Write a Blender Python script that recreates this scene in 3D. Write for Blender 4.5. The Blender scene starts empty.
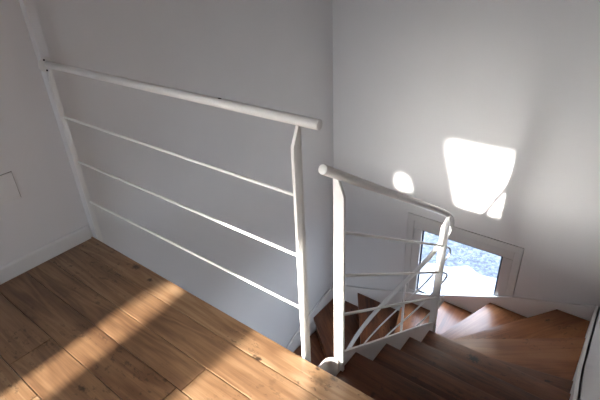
import bpy, bmesh, math, random
from mathutils import Vector, Matrix
random.seed(7)
C = bpy.context.scene.collection
S = bpy.context.scene
PI = math.pi

# ------------------------------------------------------------------ materials
def mat(name):
    m = bpy.data.materials.new(name); m.use_nodes = True
    nt = m.node_tree
    return m, nt, nt.nodes['Principled BSDF']

def nd(nt, t, **k):
    n = nt.nodes.new(t)
    for a, b in k.items(): setattr(n, a, b)
    return n

def sin_(n, **k):
    for a, b in k.items():
        n.inputs[a.replace('_', ' ')].default_value = b
    return n

def ramp(nt, fac, stops, interp='LINEAR'):
    r = nd(nt, 'ShaderNodeValToRGB'); r.color_ramp.interpolation = interp
    e = r.color_ramp.elements
    while len(e) < len(stops): e.new(0.5)
    for i, (p, c) in enumerate(stops):
        e[i].position = p; e[i].color = c if len(c) == 4 else (*c, 1)
    nt.links.new(fac, r.inputs[0]); return r

def math_n(nt, op, a, b=None, clamp=False):
    n = nd(nt, 'ShaderNodeMath', operation=op); n.use_clamp = clamp
    for i, x in enumerate((a, b)):
        if x is None: continue
        if isinstance(x, (int, float)): n.inputs[i].default_value = x
        else: nt.links.new(x, n.inputs[i])
    return n.outputs[0]

def paint(name, col, rough, bump=0.05, scale=60, spec=0.5):
    m, nt, b = mat(name)
    tc = nd(nt, 'ShaderNodeTexCoord')
    n1 = sin_(nd(nt, 'ShaderNodeTexNoise'), Scale=scale, Detail=4.0)
    n2 = sin_(nd(nt, 'ShaderNodeTexNoise'), Scale=1.7, Detail=3.0)
    nt.links.new(tc.outputs['Object'], n1.inputs['Vector']); nt.links.new(tc.outputs['Object'], n2.inputs['Vector'])
    r = ramp(nt, n2.outputs['Fac'], [(0.3, tuple(c * .965 for c in col)), (0.7, col)])
    nt.links.new(r.outputs[0], b.inputs['Base Color'])
    bp = nd(nt, 'ShaderNodeBump'); bp.inputs['Strength'].default_value = bump; bp.inputs['Distance'].default_value = 0.002
    nt.links.new(n1.outputs['Fac'], bp.inputs['Height']); nt.links.new(bp.outputs[0], b.inputs['Normal'])
    b.inputs['Roughness'].default_value = rough; b.inputs['Specular IOR Level'].default_value = spec
    return m

def wood(name, dark, mid, light, rough=0.42, knots=(), grain=1.0, lam=None, spec=.35):
    """oak-like grain running along local X; 'rnd' face attribute shifts each board"""
    m, nt, b = mat(name)
    tc = nd(nt, 'ShaderNodeTexCoord'); at = nd(nt, 'ShaderNodeAttribute'); at.attribute_name = 'rnd'
    rnd = at.outputs['Fac']
    off = nd(nt, 'ShaderNodeCombineXYZ')
    nt.links.new(math_n(nt, 'MULTIPLY', rnd, 37.0), off.inputs[0]); nt.links.new(math_n(nt, 'MULTIPLY', rnd, 91.0), off.inputs[1])
    nt.links.new(math_n(nt, 'MULTIPLY', rnd, 13.0), off.inputs[2])
    add = nd(nt, 'ShaderNodeVectorMath', operation='ADD')
    nt.links.new(tc.outputs['Object'], add.inputs[0]); nt.links.new(off.outputs[0], add.inputs[1])
    P = add.outputs[0]
    def mapped(s):
        mp = nd(nt, 'ShaderNodeMapping'); mp.inputs['Scale'].default_value = s
        nt.links.new(P, mp.inputs['Vector']); return mp.outputs[0]
    # cathedral figure: distorted bands
    big = sin_(nd(nt, 'ShaderNodeTexNoise'), Scale=1.0, Detail=3.0, Roughness=.55, Distortion=.6); nt.links.new(mapped((.85, 7.5, 7.5)), big.inputs['Vector'])
    rings = math_n(nt, 'SINE', math_n(nt, 'MULTIPLY', big.outputs['Fac'], 38.0))
    rings = math_n(nt, 'MULTIPLY_ADD', rings, .5); rings.node.inputs[2].default_value = .5
    fine = sin_(nd(nt, 'ShaderNodeTexNoise'), Scale=1.0, Detail=5.0, Roughness=.65); nt.links.new(mapped((4, 150, 60)), fine.inputs['Vector'])
    cloud = sin_(nd(nt, 'ShaderNodeTexNoise'), Scale=1.0, Detail=2.0); nt.links.new(mapped((3, 9, 5)), cloud.inputs['Vector'])
    f = math_n(nt, 'ADD', math_n(nt, 'MULTIPLY', rings, .15 * grain), math_n(nt, 'MULTIPLY', fine.outputs['Fac'], .38))
    f = math_n(nt, 'ADD', f, math_n(nt, 'MULTIPLY', cloud.outputs['Fac'], .50))
    f = math_n(nt, 'ADD', f, math_n(nt, 'MULTIPLY', math_n(nt, 'SUBTRACT', rnd, .5), .38))
    if lam:
        sp = nd(nt, 'ShaderNodeSeparateXYZ'); nt.links.new(P, sp.inputs[0])
        wn = nd(nt, 'ShaderNodeTexWhiteNoise', noise_dimensions='1D')
        nt.links.new(math_n(nt, 'FLOOR', math_n(nt, 'DIVIDE', sp.outputs[1], lam)), wn.inputs['W'])
        f = math_n(nt, 'ADD', f, math_n(nt, 'MULTIPLY', math_n(nt, 'SUBTRACT', wn.outputs['Value'], .5), .22))
    col = ramp(nt, f, [(0.25, dark), (0.52, mid), (0.85, light)]).outputs[0]
    # knots: small random ones plus the noted ones
    vo = sin_(nd(nt, 'ShaderNodeTexVoronoi'), Scale=1.0, Randomness=1.0); nt.links.new(mapped((3.2, 7.5, 3)), vo.inputs['Vector'])
    wob = sin_(nd(nt, 'ShaderNodeTexNoise'), Scale=70.0, Detail=3.0); nt.links.new(tc.outputs['Object'], wob.inputs['Vector'])
    d = math_n(nt, 'ADD', vo.outputs['Distance'], math_n(nt, 'MULTIPLY', math_n(nt, 'SUBTRACT', wob.outputs['Fac'], .5), .16))
    k = ramp(nt, d, [(0.03, (1, 1, 1)), (0.10, (0, 0, 0))]).outputs[0]
    spk = sin_(nd(nt, 'ShaderNodeTexNoise'), Scale=1.0, Detail=4.0, Roughness=.7); nt.links.new(mapped((24, 42, 30)), spk.inputs['Vector'])
    patch = sin_(nd(nt, 'ShaderNodeTexNoise'), Scale=1.0, Detail=1.0); nt.links.new(mapped((3.1, 4.3, 3)), patch.inputs['Vector'])
    sp2 = math_n(nt, 'MULTIPLY', ramp(nt, spk.outputs['Fac'], [(0.56, (0, 0, 0)), (0.64, (1, 1, 1))]).outputs[0],
                 ramp(nt, patch.outputs['Fac'], [(0.48, (0, 0, 0)), (0.60, (1, 1, 1))]).outputs[0])
    k = math_n(nt, 'MAXIMUM', k, math_n(nt, 'MULTIPLY', sp2, .6))
    for (kx, ky, kr, ks) in knots:
        sub = nd(nt, 'ShaderNodeVectorMath', operation='SUBTRACT'); nt.links.new(tc.outputs['Object'], sub.inputs[0]); sub.inputs[1].default_value = (kx, ky, 0)
        mu = nd(nt, 'ShaderNodeVectorMath', operation='MULTIPLY'); nt.links.new(sub.outputs[0], mu.inputs[0]); mu.inputs[1].default_value = (1 / (1.6 * kr), 1 / kr, 0)
        ln = nd(nt, 'ShaderNodeVectorMath', operation='LENGTH'); nt.links.new(mu.outputs[0], ln.inputs[0])
        dd = math_n(nt, 'ADD', ln.outputs['Value'], math_n(nt, 'MULTIPLY', math_n(nt, 'SUBTRACT', wob.outputs['Fac'], .5), 1.6))
        kk = ramp(nt, dd, [(0.35, (ks,) * 3), (1.0, (0, 0, 0))]).outputs[0]
        k = math_n(nt, 'MAXIMUM', k, kk)
    mx = nd(nt, 'ShaderNodeMixRGB'); nt.links.new(k, mx.inputs[0]); nt.links.new(col, mx.inputs[1])
    mx.inputs[2].default_value = (*[c * .28 for c in dark], 1)
    nt.links.new(mx.outputs[0], b.inputs['Base Color'])
    b.inputs['Roughness'].default_value = rough
    b.inputs['Specular IOR Level'].default_value = spec
    bp = nd(nt, 'ShaderNodeBump'); bp.inputs['Strength'].default_value = .12; bp.inputs['Distance'].default_value = .001
    nt.links.new(fine.outputs['Fac'], bp.inputs['Height']); nt.links.new(bp.outputs[0], b.inputs['Normal'])
    return m

M_wall = paint('wall_paint', (.78, .775, .775), .62, .12, 90, .35)
M_trim = paint('trim_paint', (.80, .795, .785), .38, .03, 60)
M_ceil = paint('ceiling_paint', (.8, .8, .8), .8)
M_metal = paint('powder_coated_metal', (.83, .825, .80), .34, .04, 160)
M_string = paint('string_paint', (.85, .83, .81), .36, .03, 60)
M_pvc = paint('window_frame_plastic', (.72, .715, .70), .32, .01, 60)
M_gask, _, b_ = mat('gasket_rubber'); b_.inputs['Base Color'].default_value = (.02, .03, .05, 1); b_.inputs['Roughness'].default_value = .5
M_plate_shadow, _, b_ = mat('plate_shadow_grey'); b_.inputs['Base Color'].default_value = (.28, .27, .26, 1); b_.inputs['Roughness'].default_value = .7  # flat grey for the painted shadow line round the cover plate
M_screw, _, b_ = mat('screw_dark_metal'); b_.inputs['Base Color'].default_value = (.02, .018, .016, 1); b_.inputs['Metallic'].default_value = .6; b_.inputs['Roughness'].default_value = .4
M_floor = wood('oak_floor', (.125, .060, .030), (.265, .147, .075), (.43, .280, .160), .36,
               [(.472, -.029, .022, .9), (.625, -.053, .014, .9), (1.641, -.010, .009, .9), (1.675, -.052, .022, .5), (1.72, -.012, .012, .8),
                (.56, -.305, .012, .5), (1.33, -.50, .012, .8), (1.19, -.40, .01, .8)], spec=.55, grain=1.1)
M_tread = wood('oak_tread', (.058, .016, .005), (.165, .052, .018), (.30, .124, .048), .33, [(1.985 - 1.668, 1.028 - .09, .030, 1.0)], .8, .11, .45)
M_glass = bpy.data.materials.new('window_glass'); M_glass.use_nodes = True
nt = M_glass.node_tree; nt.nodes.clear()
o_ = nd(nt, 'ShaderNodeOutputMaterial'); mx_ = nd(nt, 'ShaderNodeMixShader'); tr_ = nd(nt, 'ShaderNodeBsdfTransparent'); gl_ = nd(nt, 'ShaderNodeBsdfGlossy')
gl_.inputs['Roughness'].default_value = .02; tr_.inputs[0].default_value = (.96, .98, 1, 1)
mx_.inputs[0].default_value = .04; nt.links.new(tr_.outputs[0], mx_.inputs[1]); nt.links.new(gl_.outputs[0], mx_.inputs[2]); nt.links.new(mx_.outputs[0], o_.inputs[0])

M_ground, nt, b_ = mat('outdoor_gravel')
tc = nd(nt, 'ShaderNodeTexCoord')
vo = sin_(nd(nt, 'ShaderNodeTexVoronoi'), Scale=26.0); nt.links.new(tc.outputs['Object'], vo.inputs['Vector'])
no = sin_(nd(nt, 'ShaderNodeTexNoise'), Scale=9.0, Detail=6.0, Roughness=.7); nt.links.new(tc.outputs['Object'], no.inputs['Vector'])
mm = nd(nt, 'ShaderNodeMixRGB'); mm.inputs[0].default_value = .55
nt.links.new(vo.outputs['Color'], mm.inputs[1]); nt.links.new(no.outputs['Fac'], mm.inputs[2])
bw = nd(nt, 'ShaderNodeRGBToBW'); nt.links.new(mm.outputs[0], bw.inputs[0])
rr = ramp(nt, bw.outputs[0], [(.30, (.018, .023, .032)), (.48, (.042, .050, .062)), (.68, (.085, .094, .108))])
nt.links.new(rr.outputs[0], b_.inputs['Base Color']); b_.inputs['Roughness'].default_value = .9
M_apron = paint('outdoor_pale_concrete', (.22, .235, .26), .9, .3, 30)

# ------------------------------------------------------------------ mesh helpers
def link(name, bm, m, parent=None, smooth=False):
    bmesh.ops.recalc_face_normals(bm, faces=bm.faces)
    me = bpy.data.meshes.new(name); bm.to_mesh(me); bm.free()
    if isinstance(m, (list, tuple)):
        for x in m: me.materials.append(x)
    else: me.materials.append(m)
    if smooth:
        for p in me.polygons: p.use_smooth = True
    o = bpy.data.objects.new(name, me); C.objects.link(o)
    if parent: o.parent = parent
    return o

def sharp(o, deg=35):
    me = o.data
    for p in me.polygons: p.use_smooth = True
    try: me.set_sharp_from_angle(angle=math.radians(deg))
    except Exception: pass
    return o

def box(bm, x0, x1, y0, y1, z0, z1, bev=0):
    g = bmesh.ops.create_cube(bm, size=1)
    for v in g['verts']:
        v.co = Vector((x0 + (v.co.x + .5) * (x1 - x0), y0 + (v.co.y + .5) * (y1 - y0), z0 + (v.co.z + .5) * (z1 - z0)))
    if bev:
        es = list({e for v in g['verts'] for e in v.link_edges})
        bmesh.ops.bevel(bm, geom=es, offset=bev, segments=2, profile=.6, affect='EDGES')

def prism(bm, pts, vec, bev=0):
    """extrude polygon pts (3D) by vec"""
    vec = Vector(vec)
    a = [bm.verts.new(Vector(p)) for p in pts]; b = [bm.verts.new(Vector(p) + vec) for p in pts]
    fs = [bm.faces.new(a), bm.faces.new(b[::-1])]
    n = len(pts)
    for i in range(n): fs.append(bm.faces.new((a[i], b[i], b[(i + 1) % n], a[(i + 1) % n])))
    if bev:
        es = list({e for f in fs for e in f.edges})
        bmesh.ops.bevel(bm, geom=es, offset=bev, segments=2, profile=.6, affect='EDGES')

def tube(bm, pts, r, seg=14, capb=0.0):
    pts = [Vector(p) for p in pts]; rings = []
    if capb:      # softly rounded ends
        d0 = (pts[1] - pts[0]).normalized(); d1 = (pts[-1] - pts[-2]).normalized()
        path = [(pts[0], r - capb), (pts[0] + d0 * capb, r)] + [(p, r) for p in pts[1:-1]] + [(pts[-1] - d1 * capb, r), (pts[-1], r - capb)]
    else: path = [(p, r) for p in pts]
    P = [p for p, _ in path]; n = len(P); up = Vector((0, 0, 1)); prev = None
    for i, (p, rad) in enumerate(path):
        t = (P[min(i + 1, n - 1)] - P[max(i - 1, 0)]).normalized()
        if prev is None:
            a = t.cross(up)
            if a.length < 1e-3: a = t.cross(Vector((1, 0, 0)))
        else: a = prev - t * prev.dot(t)
        a.normalize(); prev = a; b = t.cross(a)
        rings.append([bm.verts.new(p + (a * math.cos(2 * PI * k / seg) + b * math.sin(2 * PI * k / seg)) * rad) for k in range(seg)])
    for i in range(n - 1):
        for k in range(seg):
            bm.faces.new((rings[i][k], rings[i][(k + 1) % seg], rings[i + 1][(k + 1) % seg], rings[i + 1][k]))
    bm.faces.new(rings[0][::-1]); bm.faces.new(rings[-1])

def ribbon(bm, path, h, t):
    """vertical plate following path (top edge), height h, thickness t, offset to the left of travel"""
    rows = []
    n = len(path)
    for i, p in enumerate(path):
        p = Vector(p); d = Vector(path[min(i + 1, n - 1)]) - Vector(path[max(i - 1, 0)]); d.z = 0; d.normalize()
        nrm = Vector((-d.y, d.x, 0)) * t
        hh = h(i / (n - 1)) if callable(h) else h
        rows.append([bm.verts.new(q) for q in (p, p + nrm, p + nrm - Vector((0, 0, hh)), p - Vector((0, 0, hh)))])
    for i in range(n - 1):
        for k in range(4):
            bm.faces.new((rows[i][k], rows[i][(k + 1) % 4], rows[i + 1][(k + 1) % 4], rows[i + 1][k]))
    bm.faces.new(rows[0]); bm.faces.new(rows[-1][::-1])

def thing(name, label, cat, loc=(0, 0, 0), group=None):
    o = bpy.data.objects.new(name, None); C.objects.link(o); o.empty_display_size = .1
    o.location = loc; o['label'] = label; o['category'] = cat
    if group: o['group'] = group
    return o

def part(name, bm, m, root, deg=35):
    """child of root; mesh given in world coordinates"""
    o = link(name, bm, m, root); 
    r = root
    off = Vector((0, 0, 0))
    while r is not None: off += r.location; r = r.parent
    o.data.transform(Matrix.Translation(-off))
    return sharp(o, deg)

def struct(name, bm, m, parent=None):
    o = link(name, bm, m, parent)
    if not parent: o['kind'] = 'structure'
    return o

def set_rnd(o, vals):
    a = o.data.attributes.new('rnd', 'FLOAT', 'FACE')
    for i in range(len(o.data.polygons)): a.data[i].value = vals[i] if i < len(vals) else .5

# ------------------------------------------------------------------ room shell
L = 2.53        # window wall
W = 2.512       # right wall
YB = -3.0       # wall behind the camera
ZC = 2.35       # ceiling
ZL = -3.05      # lower floor
T = .12

# left wall: room part, narrow recessed joint, stairwell part
bm = bmesh.new()
box(bm, -T, 0, YB - T, -.012, -.30, ZC)
box(bm, -T, 0, YB - T, -.012, ZL - .28, -.30)
box(bm, -T, 0, -.012, .040, ZL - .28, ZC)
box(bm, -T, 0, .040, L + T, ZL - .28, ZC)
struct('wall_left', bm, M_wall)
bm = bmesh.new(); box(bm, 0, .046, .002, .046, ZL, ZC, .001); struct('trim_2', bm, M_wall)
bm = bmesh.new()
RY0, RY1, RZ0, RZ1 = -1.95, -.75, -2.3, -1.1  # unseen opening added low in this wall to brighten the stairwell
for a in [(YB - T, RY0, ZL - .28, ZC), (RY1, L + T, ZL - .28, ZC), (RY0, RY1, ZL - .28, RZ0), (RY0, RY1, RZ1, ZC)]: box(bm, W, W + T, *a)
struct('wall_right', bm, M_wall)

def wall_with_holes(bm, y0, y1, x0, x1, z0, z1, polys, swap=False):
    """polys: convex holes given as (za, zb, xl(z), xr(z)) trapezoids, non-overlapping in z order per column"""
    zs = sorted({z0, z1} | {p[0] for p in polys} | {p[1] for p in polys})
    for a, b in zip(zs[:-1], zs[1:]):
        act = sorted([p for p in polys if p[0] <= a + 1e-6 and p[1] >= b - 1e-6], key=lambda p: p[2](a))
        edges = [(lambda z: x0)]
        for p in act: edges += [p[2], p[3]]
        edges.append(lambda z: x1)
        for i in range(0, len(edges), 2):
            l, r = edges[i], edges[i + 1]
            prism(bm, [(l(a), y0, a), (r(a), y0, a), (r(b), y0, b), (l(b), y0, b)], (0, y1 - y0, 0))

# window wall with the low stair window
WX0, WX1, WZ0, WZ1 = .905, 1.835, -1.80, -.865
bm = bmesh.new()
CX0, CX1, CZ0, CZ1 = .855, 1.887, -1.86, -.822
wall_with_holes(bm, L, L + .03, -T, W + T, ZL - .28, ZC, [(CZ0 - .005, CZ1 + .005, lambda z: CX0 - .005, lambda z: CX1 + .005)])
wall_with_holes(bm, L + .03, L + .09, -T, W + T, ZL - .28, ZC, [(WZ0, WZ1, lambda z: WX0, lambda z: WX1)])
struct('wall_front', bm, M_wall)

# wall behind the camera; its unseen openings are shaped to throw the sun patches
def zz(z): return z + .235 * -YB      # height at the back wall of a ray that crosses y=0 at height z
def xa(x): return lambda z: x - .01 * 3 - .29 * (z - zz(0))
HA = (zz(-.24), zz(-.005), xa(.700), xa(.862))
HA2 = (zz(-.005), zz(.145), xa(.755), xa(.850))
HB1 = (zz(-.30), zz(-.022), xa(1.285), xa(1.90))
HB2 = (zz(-.022), zz(.57), xa(1.325), lambda z: 1.655)
HC = (zz(.80), zz(1.45), lambda z: .35, lambda z: 2.30)
bm = bmesh.new()
wall_with_holes(bm, YB - T, YB, -T, W + T, ZL - .28, ZC, [HA, HA2, HB1, HB2])
struct('wall_back', bm, M_wall)

bm = bmesh.new(); box(bm, -T, W + T, YB - T, L + .1, ZC, ZC + .1); struct('ceiling', bm, M_ceil)

# upper floor: slab and oak boards (one mesh), boards along X
SE = [0, -.115, -.267, -.396, -.552, -.733]
while SE[-1] > YB: SE.append(SE[-1] - .15)
joints = {1: [-5, 2.05], 2: [1.28, ], 3: [.02, 1.255], 4: [.60, 2.1], 5: [.845], 0: [2.3]}
bm = bmesh.new(); vals = []
def_r = {0: [.62, .6], 1: [.38, .5, .5], 2: [.30, .42], 3: [.55, .18, .70], 4: [.25, .35, .5], 5: [.72, .62]}
rows = []
for i in range(len(SE) - 1):
    y1, y0 = SE[i], max(SE[i + 1], YB)
    if i in joints: js = [j for j in joints[i] if 0 < j < W]
    else: js = [random.uniform(.3, 1.0), random.uniform(1.4, 2.2)]
    xs = [0] + js + [W]
    for k in range(len(xs) - 1):
        n0 = len(bm.faces)
        a, b = xs[k], xs[k + 1]
        g = .0013
        box(bm, a + g if k else a, b - g, y0 + g, y1 - (g if i else 0), -.018, 0, .0024)
        v = def_r[i][min(k, len(def_r[i]) - 1)] if i in def_r else random.random()
        vals += [v + .0 * k + i * 0.0] * (len(bm.faces) - n0)
bm.normal_update()
o = struct('floor', bm, M_floor); set_rnd(o, vals)
bm = bmesh.new(); box(bm, 0, W, YB, -.006, -.26, -.0182); struct('trim_1', bm, M_wall)

# baseboards (room side)
def baseboard(name, pts, vec, ):
    bm = bmesh.new(); prism(bm, pts, vec, .0012); return struct(name, bm, M_trim)
prof = [(0, 0), (.014, 0), (.014, .074), (.010, .082), (.006, .086), (0, .086)]
baseboard('baseboard_left', [(x, -.013, z) for x, z in prof], (0, YB + .013, 0))
baseboard('baseboard_right', [(W - x, -.2, z) for x, z in prof], (0, YB + .2, 0))
baseboard('baseboard_back', [(.016, YB + x, z) for x, z in prof], (W - .032, 0, 0))

# lower storey floor
bm = bmesh.new(); box(bm, -T, W + T, YB - T, L + .3, ZL - .28, ZL); o = struct('floor_lower', bm, M_floor); set_rnd(o, [.4] * 6)
o.name = 'floor_lower'

# ------------------------------------------------------------------ stair window
bm = bmesh.new()
CX0, CX1, CZ0, CZ1 = .855, 1.887, -1.86, -.822
cw = .062
for a in [(CX0, CX1, CZ1 - cw, CZ1), (CX0, CX1, CZ0, CZ0 + cw), (CX0, CX0 + cw, CZ0 + cw, CZ1 - cw), (CX1 - cw, CX1, CZ0 + cw, CZ1 - cw)]:
    box(bm, a[0], a[1], L - .006, L + .0295, a[2], a[3], .0015)
win = struct('window_1', bm, M_pvc)
IX0, IX1, IZ0, IZ1 = CX0 + cw, CX1 - cw, CZ0 + cw, CZ1 - cw
bm = bmesh.new(); sw = .085
for a in [(IX0, IX1, IZ1 - sw, IZ1), (IX0, IX1, IZ0, IZ0 + sw), (IX0, IX0 + sw, IZ0 + sw, IZ1 - sw), (IX1 - sw, IX1, IZ0 + sw, IZ1 - sw)]:
    box(bm, a[0] + .002, a[1] - .002, L + .001, L + .055, a[2] + .002, a[3] - .002, .002)
part('window_frame', bm, M_pvc, win)
GX0, GX1, GZ0, GZ1 = IX0 + sw, IX1 - sw, IZ0 + sw, IZ1 - sw
bm = bmesh.new(); gw = .014
for a in [(GX0, GX1, GZ1 - gw, GZ1), (GX0, GX1, GZ0, GZ0 + gw), (GX0, GX0 + gw, GZ0 + gw, GZ1 - gw), (GX1 - gw, GX1, GZ0 + gw, GZ1 - gw)]:
    box(bm, a[0], a[1], L + .020, L + .030, a[2], a[3])
g_ = part('gasket', bm, M_gask, win); g_['label'] = 'dark rubber gasket round the pane'
bm = bmesh.new(); box(bm, GX0 + .001, GX1 - .001, L + .031, L + .035, GZ0 + .001, GZ1 - .001)
part('glass_pane', bm, M_glass, win)

# ------------------------------------------------------------------ staircase
st = thing('winder_staircase', 'winding oak staircase with white strings going down round the corner below the window', 'staircase', (1.668, .09, 0))
XR = 1.675      # rail and inner string plane
YS, YE = .10, 1.16
HCX, HCY, HRX, HRY = 1.322, 1.16, .353, .38
HT = [(0, 0), (20, -.15), (45, -.385), (67, -.63), (90, -.885), (112, -1.115), (135, -1.335), (158, -1.54), (180, -1.73)]
def drop(th):
    for (a, za), (b, zb) in zip(HT[:-1], HT[1:]):
        if th <= b: return za + (zb - za) * (th - a) / (b - a)
    return HT[-1][1]
def hpt(th, off, dr=0):
    a = math.radians(th)
    return Vector((HCX + (HRX + dr) * math.cos(a), HCY + (HRY + dr) * math.sin(a), .876 - .637 * YE + off + drop(th)))
def smooth_path(P, it=3):
    P = [Vector(p) for p in P]
    for _ in range(it):
        P = [P[0]] + [(P[i - 1] + P[i] * 2 + P[i + 1]) / 4 for i in range(1, len(P) - 1)] + [P[-1]]
    return P
def rail_path(off, y0=None, ylow=-.35, dr=0, ext=0):
    y0 = YS if y0 is None else y0
    P = []
    n = 12
    for i in range(n): P.append((XR + dr, y0 + (YE + ext - y0) * i / n, .876 - .637 * (y0 + (YE + ext - y0) * i / n) + off))
    for th in range(0, 181, 6):
        q = hpt(th, off - .637 * ext * max(0, 1 - th / 40), dr); q.y += ext * max(0, 1 - th / 80); P.append(tuple(q))
    zb = hpt(180, off, dr)
    for i in range(1, 13): P.append((zb.x, HCY + (ylow - HCY) * i / 12, zb.z - .66 * (HCY - ylow) * i / 12))
    return smooth_path(P)

# nosing lines  (outer point, inner point, z)
NO = [((2.478, .207), (1.6855, .207), -.070), ((2.478, .498), (1.6855, .498), -.270), ((2.478, .787), (1.6855, .787), -.470), ((2.478, 1.092), (1.6855, 1.092), -.670),
      ((2.478, 1.392), (1.680, 1.215), -.870), ((2.478, 2.045), (1.600, 1.400), -1.070), ((2.235, 2.503), (1.520, 1.480), -1.275),
      ((1.723, 2.503), (1.400, 1.536), -1.468), ((1.310, 2.503), (1.325, 1.545), -1.660), ((.882, 2.503), (1.200, 1.520), -1.850),
      ((.335, 2.503), (1.062, 1.420), -2.035), ((.032, 2.065), (.975, 1.270), -2.240), ((.032, 1.620), (.968, 1.13), -2.440),
      ((.032, 1.270), (.968, .90), -2.640), ((.032, .93), (.968, .62), -2.840)]
# extra outer corners inserted between successive nosings
CORNER = {6: [(2.478, 2.503)], 11: [(.032, 2.503)]}
INNER_MID = {}
back = ((2.478, .004), (1.6855, .004))
kk = 0
for i, (a, b, z) in enumerate(NO):
    pa, pb = (back if i == 0 else NO[i - 1][:2])
    def v2(p): return Vector((p[0], p[1]))
    # nosing underlap: push the back edge a little under the step above
    dirn = (v2(pa) - v2(pb)).normalized(); nrm = Vector((-dirn.y, dirn.x))
    mid_new = (v2(a) + v2(b)) / 2; mid_old = (v2(pa) + v2(pb)) / 2
    if (mid_new - mid_old).dot(nrm) < 0: nrm = -nrm
    ov = 0 if i == 0 else -.022
    qa, qb = v2(pa) + nrm * ov, v2(pb) + nrm * ov
    if i == 6 + 0: pass
    # keep points inside string faces
    def clampp(p): return Vector((min(max(p.x, .032), 2.478), min(p.y, 2.503)))
    qa = clampp(qa); 
    poly = [qb, qa] + [v2(c) for c in CORNER.get(i, [])] + [v2(a), v2(b)]
    th = .040
    bm = bmesh.new()
    prism(bm, [(p.x, p.y, z - th) for p in poly], (0, 0, th), .005)
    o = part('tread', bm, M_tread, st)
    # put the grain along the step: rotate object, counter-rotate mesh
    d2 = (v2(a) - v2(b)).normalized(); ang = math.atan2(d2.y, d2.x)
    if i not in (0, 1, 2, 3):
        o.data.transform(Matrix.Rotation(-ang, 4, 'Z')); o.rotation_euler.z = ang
    set_rnd(o, [[.02, .12, .10, .32, .40, .95, 1.0, .80, .62, .70, .40, .30, .45, .4, .5][i]] * len(o.data.polygons))  # top steps toned darker to stand for the shade they lie in
    # riser under this nosing
    zn = NO[i + 1][2] if i + 1 < len(NO) else ZL
    dd = (v2(a) - v2(b)).normalized(); nn = Vector((-dd.y, dd.x))
    if (mid_new - mid_old).dot(nn) > 0: nn = -nn
    ra, rb = clampp(v2(a) + nn * .022), v2(b) + nn * .022
    rc, rd = clampp(v2(a) + nn * .038), v2(b) + nn * .038
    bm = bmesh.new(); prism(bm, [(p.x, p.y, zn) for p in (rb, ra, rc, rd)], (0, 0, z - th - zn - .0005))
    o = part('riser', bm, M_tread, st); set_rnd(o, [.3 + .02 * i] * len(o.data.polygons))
# riser between floor edge and first step
bm = bmesh.new(); box(bm, 1.6855, 2.478, -.003, .012, -.25, -.02); o = part('riser', bm, M_tread, st); set_rnd(o, [.4] * 12)

def wall_string(name, top, vec, depth=.42):
    bm = bmesh.new()
    prism(bm, [tuple(p) for p in top] + [(p[0], p[1], p[2] - depth) for p in reversed(top)], vec, .0015)
    return part(name, bm, M_string, st)
# right wall string
top = [(2.480, .006, .12), (2.480, .3, -.055), (2.480, .8, -.395), (2.480, 1.15, -.640), (2.480, 1.45, -.825), (2.480, 1.9, -.975), (2.480, 2.2, -1.055), (2.480, 2.530, -1.126)]
wall_string('wall_string', top, (.018, 0, 0))
top = [(2.478, 2.505, -1.126), (2.244, 2.505, -1.212), (1.885, 2.505, -1.330), (1.624, 2.505, -1.448), (1.354, 2.505, -1.570), (1.1, 2.505, -1.688), (.839, 2.505, -1.787), (.5, 2.505, -1.915), (.225, 2.505, -2.006), (.032, 2.505, -2.070)]
wall_string('wall_string', top, (0, .015, 0))
top = [(.030, 2.528, -2.068), (.030, 2.3, -2.095), (.030, 2.05, -2.15), (.030, 1.85, -2.205), (.030, 1.65, -2.29), (.030, 1.3, -2.52), (.030, .6, -3.0)]
wall_string('wall_string', top, (-.018, 0, 0))

# inner string: thin plate that follows the well
pth = rail_path(-.793, .12, .45)
bm = bmesh.new(); ribbon(bm, pth, .34, -.010); part('inner_string', bm, M_string, st)
# rounded plate where the string starts, left of the second rail's top post
P = [(1.634, .002, -.004), (1.634, .022, -.004)]
for k in range(0, 9):
    a = PI - PI / 2 * k / 8
    P.append((1.672 + .038 * math.cos(a), .036 + .044 * math.sin(a), -.004))
P.append((1.682, .080, -.004))
bm = bmesh.new(); ribbon(bm, P, .34, -.006); part('newel_plate', bm, M_string, st)
bm = bmesh.new(); prism(bm, [(1.677, .100, .014), (1.677, .16, -.018), (1.677, .16, -.40), (1.677, .100, -.36)], (.0082, 0, 0)); part('string_end', bm, M_string, st)

# ------------------------------------------------------------------ guardrail along the floor edge
YR = .022
gr = thing('guardrail', 'white metal guardrail with three thin bars along the upper floor edge', 'railing', (.06, YR, -.1))
bm = bmesh.new(); tube(bm, [(.0505, YR, 1.0), (.8, YR, 1.0), (1.655, YR, 1.003)], .0160, 28, .0015); part('handrail', bm, M_metal, gr, 50)
bm = bmesh.new(); tube(bm, [(.046, YR - .008, 1.0), (.0515, YR - .008, 1.0)], .036, 32, .001); fl = part('wall_flange', bm, M_metal, gr)
for dz in (.024, -.025):
    bm = bmesh.new(); tube(bm, [(.0510, YR - .012, 1.0 + dz), (.0532, YR - .012, 1.0 + dz)], .0048, 14)
    s_ = part('screw', bm, M_screw, fl); s_['label'] = 'dark screw head'
def post_plate(x, ztop, zbot, cut=.066, w=.042):
    bm = bmesh.new()
    y0, y1 = YR - .021, YR - .021 + w
    prism(bm, [(x, y0, zbot), (x, y1, zbot), (x, y1, ztop), (x, y1 - .010, ztop), (x, y0, ztop - cut)], (.012, 0, 0), .0012)
    return bm
part('post', post_plate(1.557, .985, -.16), M_metal, gr); part('post', post_plate(.052, .985, -.16, .066, .026), M_metal, gr)
for z in (.738, .491, .244):
    bm = bmesh.new(); tube(bm, [(.064, YR, z), (1.557, YR, z)], .006, 14); part('bar', bm, M_metal, gr, 60)
bm = bmesh.new()
bmesh.ops.create_icosphere(bm, subdivisions=2, radius=.004)
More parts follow.
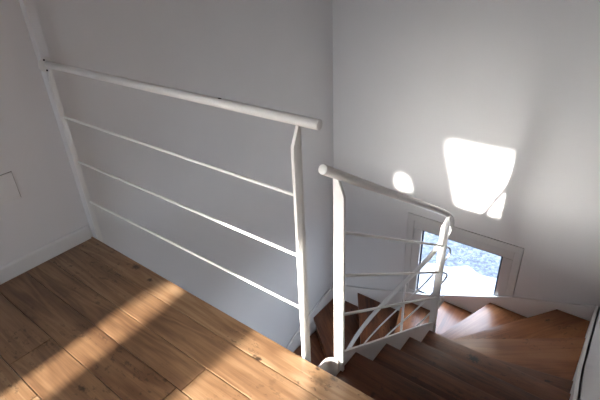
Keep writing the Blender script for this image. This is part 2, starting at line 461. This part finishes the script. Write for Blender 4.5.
for v in bm.verts: v.co = Vector((v.co.x * 2.6 + 1.24, v.co.y * .8 + YR, v.co.z * .8 + 1.0165))
p_ = part('paint_chip', bm, M_screw, gr); p_['label'] = 'small dark chip in the handrail paint'

# ------------------------------------------------------------------ stair railing round the well
sr = thing('stair_railing', 'white curved stair railing with three thin bars winding down round the stairwell', 'railing', (XR, .09, -.1))
bm = bmesh.new(); tube(bm, rail_path(0, .004, ext=.06), .0160, 28, .0015); part('handrail', bm, M_metal, sr, 50)
for off in (-.216, -.406, -.597):
    bm = bmesh.new(); tube(bm, rail_path(off, .095, ext=.13), .006, 12); part('bar', bm, M_metal, sr, 60)
# top post: plate facing the landing, cut on the right below the handrail
def rz(y): return .876 - .637 * y
bm = bmesh.new(); x0, x1, y = 1.656, 1.698, .086
prism(bm, [(x0, y, -.22), (x1, y, -.22), (x1, y, rz(y) - .078), (x0 + .016, y, rz(y) - .012), (x0, y, rz(y) - .012)], (0, .012, 0), .0012); part('post', bm, M_metal, sr)
bm = bmesh.new(); x0, x1, y = 1.650, 1.695, 1.165
prism(bm, [(x0, y, -.78), (x1, y, -.78), (x1, y, rz(y) - .012), (x1 - .016, y, rz(y) - .012), (x0, y, rz(y) - .10)], (0, .012, 0), .0012); part('post', bm, M_metal, sr)
q = hpt(92, 0)
bm = bmesh.new()
prism(bm, [(q.x - .006, q.y - .010, q.z - .95), (q.x - .006, q.y + .016, q.z - .95), (q.x - .006, q.y + .016, q.z - .05), (q.x - .006, q.y, q.z - .012), (q.x - .006, q.y - .010, q.z - .012)], (.010, 0, 0), .0012); part('post', bm, M_metal, sr)

# ------------------------------------------------------------------ cover plate on the left wall
bm = bmesh.new(); box(bm, 0, .006, -.435, -.283, .394, .540, .002)
o = link('cover_plate', bm, M_trim); sharp(o)
bm = bmesh.new(); box(bm, 0, .0022, -.438, -.2805, .396, .5425); g_ = part('shadow_line', bm, M_plate_shadow, o); g_['label'] = 'thin dark grey strip painted as the shadow round the plate edge'; o['label'] = 'square white cover plate set in the left wall above the baseboard'; o['category'] = 'wall plate'  # dark rim stands in for the shadow line at the plate edge

# ------------------------------------------------------------------ outside
bm = bmesh.new(); box(bm, -30, 30, -30, 40, -3.5, -3.32); struct('ground', bm, M_ground)
bm = bmesh.new()
prism(bm, [(-3, L + .12, -3.32), (6, L + .12, -3.32), (6, 5.6, -3.32), (2.2, 5.42, -3.32), (1.3, 5.31, -3.32), (.95, 5.24, -3.32), (.72, 5.36, -3.32), (.5, 5.16, -3.32), (.1, 5.05, -3.32), (-3, 4.95, -3.32)], (0, 0, .02))
struct('ground_2', bm, M_apron)

# ------------------------------------------------------------------ light
W_ = bpy.data.worlds.new('world'); S.world = W_; W_.use_nodes = True
nt = W_.node_tree; bg = nt.nodes['Background']
SKY = 15.0; AUR = 13.5
tc = nd(nt, 'ShaderNodeTexCoord'); sp = nd(nt, 'ShaderNodeSeparateXYZ'); nt.links.new(tc.outputs['Generated'], sp.inputs[0])
r_ = ramp(nt, sp.outputs[2], [(0.0, (.80, .88, 1.0)), (.5, (.74, .84, 1.0)), (1.0, (.64, .77, 1.0))])
dt = nd(nt, 'ShaderNodeVectorMath', operation='DOT_PRODUCT'); nt.links.new(tc.outputs['Generated'], dt.inputs[0])
dt.inputs[1].default_value = tuple(Vector((-.01, -1, .235)).normalized())
au = math_n(nt, 'MULTIPLY', math_n(nt, 'POWER', math_n(nt, 'MAXIMUM', dt.outputs['Value'], 0.0), 55.0), AUR)
tot = nd(nt, 'ShaderNodeVectorMath', operation='MULTIPLY_ADD')
nt.links.new(au, tot.inputs[0]); tot.inputs[1].default_value = (1, .96, .90); nt.links.new(r_.outputs[0], tot.inputs[2])
nt.links.new(tot.outputs[0], bg.inputs[0]); bg.inputs[1].default_value = SKY

sd = bpy.data.lights.new('sun', 'SUN'); sd.energy = 33; sd.angle = math.radians(1.5); sd.color = (1, .95, .87)
so = bpy.data.objects.new('sun', sd); C.objects.link(so)
d = Vector((.004, 1, -.235)).normalized()
so.rotation_euler = d.to_track_quat('-Z', 'Y').to_euler(); so.location = (1.5, -6, 3)

def portal(name, loc, rot, sx, sy):
    l = bpy.data.lights.new(name, 'AREA'); l.shape = 'RECTANGLE'; l.size = sx; l.size_y = sy; l.cycles.is_portal = True
    o = bpy.data.objects.new(name, l); C.objects.link(o); o.location = loc; o.rotation_euler = rot
portal('daylight_portal', (1.3, YB - T - .01, zz(.15)), (PI / 2, 0, 0), 2.4, .95)
portal('daylight_portal', (1.37, L + .10, (WZ0 + WZ1) / 2), (-PI / 2, 0, 0), .95, .95)

portal('daylight_portal', (W + T + .01, (RY0 + RY1) / 2, (RZ0 + RZ1) / 2), (PI / 2, 0, PI / 2), 1.22, 1.22)

# ------------------------------------------------------------------ camera
cd = bpy.data.cameras.new('camera'); cd.sensor_width = 36; cd.lens = 462.66 * 36 / 600; cd.clip_start = .02
co = bpy.data.objects.new('camera', cd); C.objects.link(co)
r = Vector((0.791477506, 0.609801238, -0.041301415)); u = Vector((-0.27166494, 0.411523679, 0.869969207)); f = Vector((-0.54750481, 0.677340912, -0.491373352))
m = Matrix.Identity(4)
for i in range(3): m[i][0] = r[i]; m[i][1] = u[i]; m[i][2] = -f[i]; m[i][3] = (2.404253, -1.012681, 1.476357)[i]
co.matrix_world = m
S.camera = co
S.view_settings.view_transform = 'Standard'; S.view_settings.look = 'None'; S.view_settings.gamma = 1; S.view_settings.exposure = 0; S.view_settings.use_curve_mapping = False
